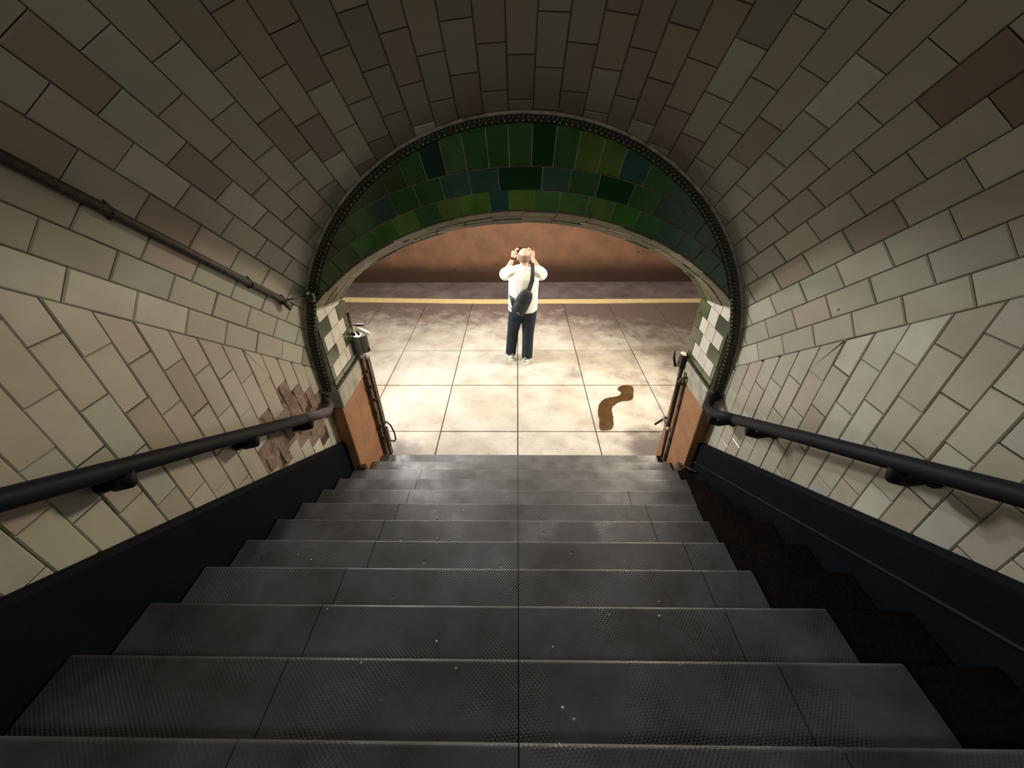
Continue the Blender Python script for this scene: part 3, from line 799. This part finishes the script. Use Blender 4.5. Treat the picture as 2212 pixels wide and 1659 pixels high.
# left gate post with its chain, wall box and bracket
root = empty('gate_post', (-1.47, .10, 0)); tag(root, 'rusty brown timber gate post at the left jamb', 'post')
o = pyd('post', *boxv(-1.50, -1.445, .04, .15, 0, 1.34), m=MT['rust'], parent=root); bevel(o, .01)
o = pyd('edge_batten', *boxv(-1.449, -1.425, .10, .165, .03, 1.30), m=MT['rust'], parent=root); bevel(o, .006)
rng = random.Random(71)
for z in (.35, .52, .70, .86, 1.02, 1.2):
    mb = MB().add(ell((-1.44 + rng.uniform(-.01, .01), .045, z), (.016, .014, .02), seg=8, rings=6))
    mb.build('bolt', MT['iron'], root, smooth=True)
mb = MB(); mb.add(tube([(-1.41, .13, .66 - k * .0) for k in (0, 1)], .001, 4))
handle = MB().add(tube([(-1.432, .12, .50), (-1.40, .12, .515), (-1.365, .12, .46), (-1.345, .12, .36), (-1.345, .12, .27), (-1.365, .12, .235), (-1.43, .12, .25)], .0085, 8))
handle.build('bow_handle', MT['iron'], root, smooth=True)
pyd('latch_plate', *boxv(-1.43, -1.40, .10, .13, .26, .47), m=MT['box'], parent=root)

wb = empty('wall_box', (-1.50, .10, 1.36)); tag(wb, 'open grey metal box clipped to the left jamb above the gate post', 'box')
ob = pyd('body', *boxv(-1.50, -1.43, .05, .14, 1.37, 1.56), m=MT['box'], parent=wb); bevel(ob, .004)
V = [(-1.43, .055, 1.385), (-1.43, .055, 1.555), (-1.345, .02, 1.60), (-1.345, .02, 1.43)]
V += [(x + .004, y + .006, z) for x, y, z in V]
ob = pyd('flap', V, [(0, 1, 2, 3), (7, 6, 5, 4), (0, 4, 5, 1), (1, 5, 6, 2), (2, 6, 7, 3), (3, 7, 4, 0)], MT['box'], wb)
MB().add(ell((-1.350, .02, 1.455), (.012, .010, .016), seg=8, rings=6)).build('catch', MT['iron'], wb, smooth=True)
mbx = MB()
for k, (px_, py_, pz_) in enumerate([(-1.485, .07, 1.585), (-1.465, .05, 1.59), (-1.445, .08, 1.595), (-1.43, .06, 1.588)]): mbx.add(ell((px_, py_, pz_), (.014, .012, .016), seg=8, rings=6))
mbx.build('fittings', MT['iron'], wb, smooth=True)
pb = empty('jamb_bracket', (-1.50, .09, 1.6)); tag(pb, 'dark leaf-shaped iron bracket standing above the grey wall box', 'bracket')
MB().add(tube([(-1.498, .09, 1.36), (-1.497, .09, 1.60), (-1.492, .09, 1.70), (-1.485, .09, 1.765), (-1.482, .09, 1.80)], [(.022, .01), (.022, .01), (.030, .012), (.018, .008), (.004, .003)], 10)).build('stem', MT['iron'], pb, smooth=True)
MB().add(ell((-1.415, .085, 1.665), (.055, .018, .010))).build('leaf', MT['iron'], pb, smooth=True)
MB().add(ell((-1.375, .06, 1.615), (.065, .03, .014), Matrix.Rotation(.5, 3, 'Y').to_euler())).build('shade', MT['fleck'], pb, smooth=True)

# right gate post
root = empty('gate_post', (1.55, -.02, .1)); tag(root, 'black iron gate post leaning against the right jamb', 'post')
MB().add(tube([(1.568, -.03, .16), (1.56, 0, .5), (1.548, .035, 1.0), (1.54, .055, 1.33)], [(.026, .026)] * 4, 10)).build('post', MT['iron'], root, smooth=True)
MB().add(tube([(1.535, .06, 1.25), (1.53, .062, 1.38)], [(.055, .04), (.045, .03)], 8)).build('head_clamp', MT['iron'], root)
MB().add(tube([(1.50, .10, 1.22), (1.475, .12, 1.30), (1.47, .13, 1.38)], [.014, .012, .006], 8)).build('hook', MT['iron'], root, smooth=True)
MB().add(tube([(1.535, -.02, 1.10), (1.50, -.05, 1.14), (1.51, -.08, 1.20), (1.54, -.09, 1.22)], .014, 8)).build('ring_eye', MT['rust'], root, smooth=True)
MB().add(tube([(1.545, -.12, .20), (1.552, -.10, .60), (1.55, -.07, 1.0), (1.547, -.04, 1.24)], [(.024, .018)] * 4, 8)).build('rusted_batten', MT['rust'], root, smooth=True)
MB().add(tube([(1.54, .08, .615), (1.45, .10, .50)], .012, 8)).build('latch_bar', MT['iron'], root, smooth=True)
MB().add(tube([(1.48, .10, .66), (1.53, -.03, .56)], .009, 8)).build('latch_rod', MT['white_metal'], root, smooth=True)
MB().add(ell((1.535, -.035, .555), (.022, .022, .022), seg=10, rings=8)).build('latch_knob', MT['white_metal'], root, smooth=True)
# broken foot at the base of the right plinth
root = empty('gate_shoe', (1.56, -.40, .30)); tag(root, 'rusty iron gate shoe at the foot of the right plinth', 'gate shoe')
MB().add(ell((1.555, -.42, .40), (.055, .07, .05), seg=12, rings=8)).build('shoe', MT['rust'], root, smooth=True)
MB().add(tube([(1.53, -.42, .46), (1.59, -.50, .475), (1.615, -.60, .53)], [.014, .012, .01], 8)).build('strap', MT['iron'], root, smooth=True)
root = empty('gate_shoe', (-1.50, -.43, .40)); tag(root, 'small black iron shoe at the foot of the left plinth', 'gate shoe')
ob = pyd('shoe', *boxv(-1.515, -1.44, -.50, -.44, .40, .465), m=MT['iron'], parent=root); bevel(ob, .01)

# conduit on the left of the vault, with the loose wire at its end
root = empty('conduit', (-1.53, -1.2, 2.6)); tag(root, 'dark conduit pipe running down the left of the vault', 'conduit')
P = [vpt(163.1, s, .030) for s in (4.2, 3.0, 2.0, 1.4, .9, .30)]
MB().add(tube(P, [.019] * 6, 10)).build('pipe', MT['conduit'], root, smooth=True)
for s in (1.37, .62, .31):
    c = vpt(163.1, s, .022); a = vpt(161.9, s, .010); b = vpt(164.3, s, .010)
    MB().add(tube([a, vpt(162.5, s, .040), vpt(163.1, s, .051), vpt(163.7, s, .040), b], (.005), 6)).build('clamp', MT['conduit'], root, smooth=True)
MB().add(tube([vpt(163, .31, .03), vpt(161, .20, .05), vpt(159, .08, .045), vpt(157.6, -.0, .05)], .006, 6)).build('wire', MT['conduit'], root, smooth=True)
MB().add(tube([vpt(163.1, .33, .03), vpt(164.6, .27, .05)], [.020, .012], 8)).build('end_cap', MT['conduit'], root, smooth=True)
root = empty('junction_box', tuple(vpt(156.5, -.0, .06))); tag(root, 'small grimy junction fitting on the arch moulding at the loose wire', 'fitting')
c = vpt(157, -.0, .05)
MB().add(ell(c + Vector((0, -.045, 0)), (.035, .03, .05), seg=10, rings=8)).build('body', MT['olive'], root, smooth=True)
MB().add(ell(c + Vector((.005, -.075, .03)), (.012, .012, .012), seg=8, rings=6)).build('screw', MT['white_metal'], root, smooth=True)

# screws in the right wall tiles
for k, (y, z) in enumerate([(-.915, 2.165), (-1.17, 2.345)]):
    sc = MB().add(tube([(XR - .012, y, z), (XR - .028, y, z)], [.011, .008], 8)).build('wall_plug', MT['black'])
    tag(sc, ['small black plug sticking out of a right wall tile, the one nearer the arch', 'small black plug between two right wall tiles, the one higher up'][k], 'plug')

# ------------------------------------------------------------------ floor stains
def blob(name, pts, m, h, label, cat, jitter=.015, seed=1, z0=.0):
    rng = random.Random(seed)
    # smooth closed outline (Chaikin)
    P = [Vector(p) for p in pts]
    for _ in range(3):
        Q = []
        for i in range(len(P)):
            a, b = P[i], P[(i + 1) % len(P)]
            Q += [a.lerp(b, .25), a.lerp(b, .75)]
        P = Q
    P = [p + Vector((rng.uniform(-1, 1), rng.uniform(-1, 1))) * jitter * .3 for p in P]
    bm = bmesh.new()
    top = [bm.verts.new((p.x, p.y, z0 + h)) for p in P]; bot = [bm.verts.new((p.x, p.y, z0 - .001)) for p in P]
    bm.faces.new(top); n = len(P)
    for i in range(n): bm.faces.new((bot[i], bot[(i + 1) % n], top[(i + 1) % n], top[i]))
    bmesh.ops.recalc_face_normals(bm, faces=bm.faces); me = bpy.data.meshes.new(name); bm.to_mesh(me); bm.free()
    return tag(link(name, me, m), label, cat)
blob('puddle', [(1.431, 1.5), (1.528, 1.565), (1.671, 1.549), (1.62, 1.36), (1.58, 1.193), (1.397, 1.178), (1.269, 1.064), (1.241, 0.967), (1.228, 0.782), (1.184, 0.608), (1.10, .575), (1.019, 0.571), (1.023, 0.681), (1.048, 0.781), (1.046, 0.912), (1.102, 1.135), (1.21, 1.252), (1.393, 1.282), (1.467, 1.374), (1.417, 1.436)],
     MT['stain'], .003, 'winding wet brown puddle on the pale platform slabs', 'puddle', seed=2)

# small white flecks set on the treads (only those the photograph shows)
flecks = [(1168, 1013, 2), (1308 - 100, 1608, 13), (970, 1165, 8), (944, 1119, 7), (600, 1168, 8), (707, 1316, 10), (943, 1386, 11), (1197, 1232, 9), (1424, 1300, 10), (1424, 1331, 11), (1194, 1398, 11), (780, 1432, 12), (1215, 1529, 12), (1240, 1554, 12), (644, 1198, 9), (672, 1209, 9), (1316, 1328, 11), (985, 1444, 12), (944, 1164, 8), (874, 1004, 3)]
def ray(px, py):
    c = Vector(((px - 1106) / F, (py - 829.5) / F, 1.0))
    return right * c.x + down * c.y + fwd * c.z
for i, (px, py, _) in enumerate(flecks):
    d = ray(px, py); best = None
    for n in range(1, 14):
        z = n * R_ + .0055; t = (z - CAM.z) / d.z; y = CAM.y + d.y * t
        if -(n) * T_ + .01 <= y <= -(n - 1) * T_ - .012: best = (CAM.x + d.x * t, y, z)
    if best is None: continue
    r = .0035 if i % 3 else .0048
    o = MB().add(ell((0, 0, 0), (r, r * .8, r * .55), seg=7, rings=5)).build('tread_fleck', MT['fleck'])
    o.location = Vector(best) + Vector((0, 0, r * .5)); o.rotation_euler = (0, 0, i * 1.3)
    tag(o, 'tiny white chip lying on a dark stair tread', 'fleck', 'white chips scattered on the stair treads')

# ------------------------------------------------------------------ the person
PC = Vector((.05, 2.26, 0))
man = empty('person', tuple(PC))
tag(man, 'person seen from behind in white knit shirt and navy trousers raising a phone', 'person')
def fleshy(mb, name, m, voxel, parent, smooth_it=6):
    me = bpy.data.meshes.new(name); me.from_pydata(mb.V, [], mb.F); me.update()
    bm = bmesh.new(); bm.from_mesh(me)
    bmesh.ops.recalc_face_normals(bm, faces=bm.faces); bm.to_mesh(me); bm.free()
    o = link(name, me, m, parent)
    r = o.modifiers.new('remesh', 'REMESH'); r.mode = 'VOXEL'; r.voxel_size = voxel; r.use_smooth_shade = True
    s = o.modifiers.new('smooth', 'SMOOTH'); s.iterations = smooth_it; s.factor = .5
    return o
HC = Vector((.093, 2.285, 1.622))          # head centre
WL, WR = Vector((-.060, 2.545, 1.535)), Vector((.212, 2.530, 1.540))     # wrists
EL, ER = Vector((-.190, 2.44, 1.33)), Vector((.350, 2.42, 1.335))         # elbows
SL, SR = Vector((-.105, 2.27, 1.43)), Vector((.285, 2.265, 1.43))        # shoulders
b = MB()
b.add(ell(HC + Vector((0, -.008, .018)), (.086, .105, .106), seg=24, rings=16))
b.add(ell(HC + Vector((0, .028, -.045)), (.060, .070, .078), seg=20, rings=12))           # jaw
b.add(tube([HC + Vector((0, .100, .030)), HC + Vector((0, .122, -.018)), HC + Vector((0, .100, -.028))], [.008, .014, .012], 8))   # nose
b.add(ell(HC + Vector((0, .088, -.058)), (.026, .012, .010)))                              # mouth
b.add(ell(HC + Vector((0, .080, -.098)), (.024, .020, .018)))                              # chin
for sx in (-1, 1):
    b.add(ell(HC + Vector((sx * .088, .002, -.012)), (.010, .019, .032), Matrix.Rotation(sx * .35, 3, 'Z').to_euler()))  # ears
    b.add(ell(HC + Vector((sx * .030, .089, .030)), (.022, .012, .008)))                   # brows
b.add(tube([(.088, 2.262, 1.40), (.089, 2.262, 1.50), HC + Vector((0, -.012, -.05))], [(.085, .075), (.060, .060), (.056, .058)], 18, flat=(0, 1, 0)))
b.add(tube([(.075, 2.27, .90), (.08, 2.27, 1.05), (.085, 2.27, 1.25), (.088, 2.265, 1.38), (.088, 2.265, 1.46)], [(.155, .10), (.16, .115), (.165, .115), (.165, .10), (.07, .06)], 22, flat=(0, 1, 0)))
HAND = {}
def arm(Sh, E, W, sx, tgt):
    b.add(tube([Sh, Sh.lerp(E, .5), E, E.lerp(W, .3), W], [.058, .050, .042, .044, .027], 14))
    b.add(ell(Sh, (.06, .06, .06)))
    # hand: palm and five fingers wrapping the phone's short edge
    d = (tgt - W).normalized()
    palm = W + d * .045
    side = Vector((-sx, 0, 0)); side = (side - d * side.dot(d)).normalized()
    nrm = d.cross(side).normalized()
    b.add(tube([W, W + d * .03, W + d * .07, W + d * .10], [(.029, .022), (.041, .022), (.046, .021), (.043, .016)], 12, flat=tuple(nrm)))
    L4 = [.072, .082, .078, .060]
    for k in range(4):
        # fingers spread across the palm, curled towards the phone
        u = (k - 1.5) * .0205
        fdir = Vector((0, 1, 0)); across = nrm if abs(nrm.y) < .7 else side
        p0 = W + d * .088 + Vector((0, u * 1.0, 0)) + side * .004
        p1 = p0 + d * L4[k] * .45 + side * .004
        p2 = p1 + d * L4[k] * .25 + side * .020
        p3 = p2 + side * L4[k] * .30 - d * .002
        b.add(tube([p0, p1, p2, p3], [.0100, .0096, .0088, .0074], 8))
    t0 = W + d * .030 + side * .018 + Vector((0, -.02, 0))
    t1 = t0 + side * .026 + d * .022 + Vector((0, -.012, 0)); t2 = t1 + side * .016 + d * .022; t3 = t2 + d * .018 + side * .002
    b.add(tube([t0, t1, t2, t3], [.013, .0115, .0100, .0078], 8))
    return d
arm(SL, EL, WL, -1, Vector((-.022, 2.585, 1.70)))
arm(SR, ER, WR, 1, Vector((.182, 2.575, 1.70)))
# lower legs inside the trousers
AL, AR_ = Vector((-.108, 2.36, .10)), Vector((.150, 2.235, .10))
KL, KR = Vector((-.072, 2.335, .47)), Vector((.160, 2.265, .47))
HL, HR = Vector((-.018, 2.275, .88)), Vector((.172, 2.265, .88))
for H_, K_, A_ in ((HL, KL, AL), (HR, KR, AR_)):
    b.add(tube([H_ + Vector((0, 0, .06)), H_, H_.lerp(K_, .6), K_, K_.lerp(A_, .35), A_, A_ - Vector((0, 0, .05))], [.085, .085, .065, .052, .050, .036, .036], 14))
body = fleshy(b, 'body', MT['skin'], .0052, man, 4)
# eyes
for sx in (-1, 1):
    e = MB().add(ell(HC + Vector((sx * .030, .092, .012)), (.012, .008, .008))).build('eye', MT['fleck'], man, smooth=True)
# close-cropped hair round the back and sides, bald crown
hb = bmesh.new(); bmesh.ops.create_uvsphere(hb, u_segments=40, v_segments=28, radius=1)
for v in list(hb.verts):
    x, y, z = v.co
    keep = (z < .42 - .25 * max(0, y)) and z > -.62 + (.2 if y > -.3 else 0) and y < .35
    if not keep: hb.verts.remove(v)
for v in hb.verts:
    k = 1.0 + .018 * mnoise.noise(v.co * 9)
    v.co = Vector((v.co.x * .0885 * k, v.co.y * .1075 * k - .008, v.co.z * .108 * k + .018)) + HC
hm = bpy.data.meshes.new('hair'); hb.to_mesh(hm); hb.free()
for p in hm.polygons: p.use_smooth = True
hair = link('hair', hm, MT['hair'], man)
sol = hair.modifiers.new('thick', 'SOLIDIFY'); sol.thickness = .004; sol.offset = 0
# shirt
b = MB()
b.add(tube([(.075, 2.268, .860), (.076, 2.268, .93), (.080, 2.268, 1.08), (.084, 2.268, 1.24), (.088, 2.268, 1.36), (.089, 2.267, 1.44), (.089, 2.266, 1.500)],
           [(.212, .152), (.216, .155), (.212, .153), (.214, .148), (.214, .138), (.165, .115), (.088, .082)], 28, flat=(0, 1, 0)))
for Sh, E, s_ in ((SL, EL, -1), (SR, ER, 1)):
    b.add(tube([Sh - Vector((s_ * .06, 0, -.01)), Sh, Sh.lerp(E, .4), Sh.lerp(E, .88), Sh.lerp(E, .93)], [.070, .086, .092, .090, .086], 18))
b.add(tube([(.089, 2.262, 1.455), (.089, 2.262, 1.525)], [(.090, .082), (.072, .068)], 20, flat=(0, 1, 0)))
b.add(tube([(-.12, 2.262, 1.425), (-.02, 2.262, 1.452), (.089, 2.262, 1.470), (.20, 2.262, 1.452), (.30, 2.262, 1.425)], [(.060, .080), (.070, .085), (.075, .088), (.070, .085), (.060, .080)], 16, flat=(0, 1, 0)))
shirt = fleshy(b, 'knit_shirt', MT['shirt'], .0085, man, 5)
# trousers
b = MB()
b.add(tube([(.075, 2.268, .80), (.075, 2.268, .90), (.076, 2.268, .95)], [(.200, .130), (.204, .134), (.196, .128)], 24, flat=(0, 1, 0)))
for H_, K_, A_, s_ in ((HL, KL, AL, -1), (HR, KR, AR_, 1)):
    w_ = [.115, .114, .100, .088, .086, .084, .086]
    pts = [H_ + Vector((0, 0, .02)), H_ - Vector((0, 0, .08)), H_.lerp(K_, .6), K_, K_.lerp(A_, .4), K_.lerp(A_, .85), A_ + Vector((0, -.004, -.022))]
    b.add(tube(pts, w_, 18))
jeans = fleshy(b, 'trousers', MT['jean'], .009, man, 4)
# shoes
for A_, ang in ((AL, .28), (AR_, -.35)):
    rot = Matrix.Rotation(ang, 3, 'Z')
    def sp_(v): q = Vector(v); q = rot @ q; return Vector((A_.x, A_.y, 0)) + q
    b = MB()
    b.add(tube([sp_((0, -.110, .050)), sp_((0, -.075, .060)), sp_((0, 0, .066)), sp_((0, .08, .052)), sp_((0, .15, .040)), sp_((0, .20, .034))], [(.030, .038), (.047, .055), (.050, .056), (.053, .046), (.051, .032), (.024, .016)], 16, flat=(0, 0, 1)))
    b.add(tube([sp_((0, -.02, .06)), sp_((0, -.03, .115))], [(.042, .05), (.038, .045)], 16))
    sh = fleshy(b, 'shoe', MT['shoe'], .006, man, 4)
    sv = []
    outl = [(-.036, -.122), (-.050, -.07), (-.042, 0), (-.050, .08), (-.046, .15), (-.02, .205), (.02, .205), (.046, .15), (.050, .08), (.042, 0), (.050, -.07), (.036, -.122), (0, -.135)]
    V = [sp_((x, y, .0)) for x, y in outl] + [sp_((x, y, .024)) for x, y in outl]; n = len(outl)
    pyd('sole', V, [tuple(range(n))[::-1], tuple(range(n, 2 * n))] + [(i, (i + 1) % n, n + (i + 1) % n, n + i) for i in range(n)], MT['sole'], sh)
    MB().add(tube([sp_((-.040, -.090, .104)), sp_((0, -.112, .102)), sp_((.040, -.090, .104))], .008, 8)).build('heel_collar', MT['lace'], sh, smooth=True)
    MB().add(tube([sp_((0, -.152, .050)), sp_((0, -.125, .098))], .005, 6)).build('heel_tab', MT['lace'], sh, smooth=True)

# things carried
wt = empty('wristwatch', tuple(WL)); tag(wt, 'black watch on the left wrist of the person', 'watch')
dL = (WL - EL).normalized()
MB().add(tube([WL - dL * .022, WL + dL * .004], .032, 16)).build('strap', MT['black'], wt, smooth=True)
MB().add(ell(WL - dL * .009 + Vector((-.018, -.026, .008)), (.017, .012, .017), seg=12, rings=8)).build('case', MT['black'], wt, smooth=True)
ph = empty('phone', (.08, 2.60, 1.63)); tag(ph, 'dark phone held up in both hands in front of the head', 'phone')
o = pyd('body', *boxv(.005, .163, 2.600, 2.609, 1.595, 1.673), m=MT['black'], parent=ph); bevel(o, .004)
pyd('camera_bump', *boxv(.012, .042, 2.609, 2.613, 1.638, 1.668), m=MT['black'], parent=ph)

bag = empty('sling_bag', (.07, 2.09, 1.08)); tag(bag, 'charcoal sling bag worn across the back of the white shirt', 'bag')
def bag_build():
    # long rounded pouch laid diagonally over the back: lower left to upper right
    c = Vector((.070, 2.075, 1.055)); ax = Vector((.42, 0, .91)).normalized(); sd = Vector((.91, 0, -.42)).normalized()
    P = [c + ax * t for t in (-.205, -.185, -.14, -.05, .05, .13, .175, .20)]
    Rr = [(.066, .020), (.096, .036), (.108, .048), (.112, .054), (.110, .052), (.098, .042), (.074, .030), (.040, .012)]
    b = MB(); b.add(tube(P, Rr, 24, flat=(0, 1, 0)))
    o = b.build('pouch', MT['bag'], bag, smooth=True)
    s = o.modifiers.new('sub', 'SUBSURF'); s.levels = 1; s.render_levels = 1
    # front pocket on the lower half
    b = MB(); b.add(tube([c + ax * t + Vector((0, -.032, 0)) for t in (-.175, -.15, -.08, -.01, .005)], [(.060, .012), (.078, .026), (.084, .030), (.082, .024), (.074, .010)], 20, flat=(0, 1, 0)))
    b.build('front_pocket', MT['bag'], bag, smooth=True)
    b = MB(); b.add(tube([c + ax * .012 + sd * t + Vector((0, -.056 + abs(t) * .12, 0)) for t in (-.078, -.04, 0, .04, .078)], .0035, 6))
    b.build('zip', MT['black'], bag, smooth=True)
    b = MB(); b.add(tube([c - ax * .145 + sd * t + Vector((0, -.064, 0)) for t in (-.018, .018)], [(.006, .002)] * 2, 6, flat=(0, 1, 0)))
    b.build('patch', MT['silver'], bag)
    # strap over the right shoulder, and the tail round the left side
    b = MB()
    b.add(tube([c + ax * .17 + Vector((0, .0, 0)), (.165, 2.108, 1.25), (.200, 2.112, 1.36), (.208, 2.142, 1.455), (.205, 2.195, 1.528), (.203, 2.27, 1.548), (.20, 2.36, 1.51), (.17, 2.415, 1.35), (.10, 2.42, 1.20), (-.05, 2.405, 1.05), (-.12, 2.33, .96), (-.125, 2.22, .94), (-.085, 2.13, .935), c - ax * .17],
                 [(.040, .006), (.034, .006), (.031, .006), (.029, .006), (.027, .006), (.027, .006), (.025, .005), (.02, .004), (.018, .004), (.018, .004), (.018, .004), (.018, .004), (.018, .004), (.02, .004)], 10, flat=(0, 1, 0)))
    b.build('strap', MT['bag'], bag, smooth=True)
    # side wing tucked round the waist
    b = MB(); b.add(tube([c - ax * .10 - sd * .07, Vector((-.075, 2.10, 1.09)), Vector((-.115, 2.16, 1.13))], [(.045, .010), (.030, .008), (.010, .005)], 10, flat=(0, 1, 0)))
    b.build('side_wing', MT['bag'], bag, smooth=True)
bag_build()
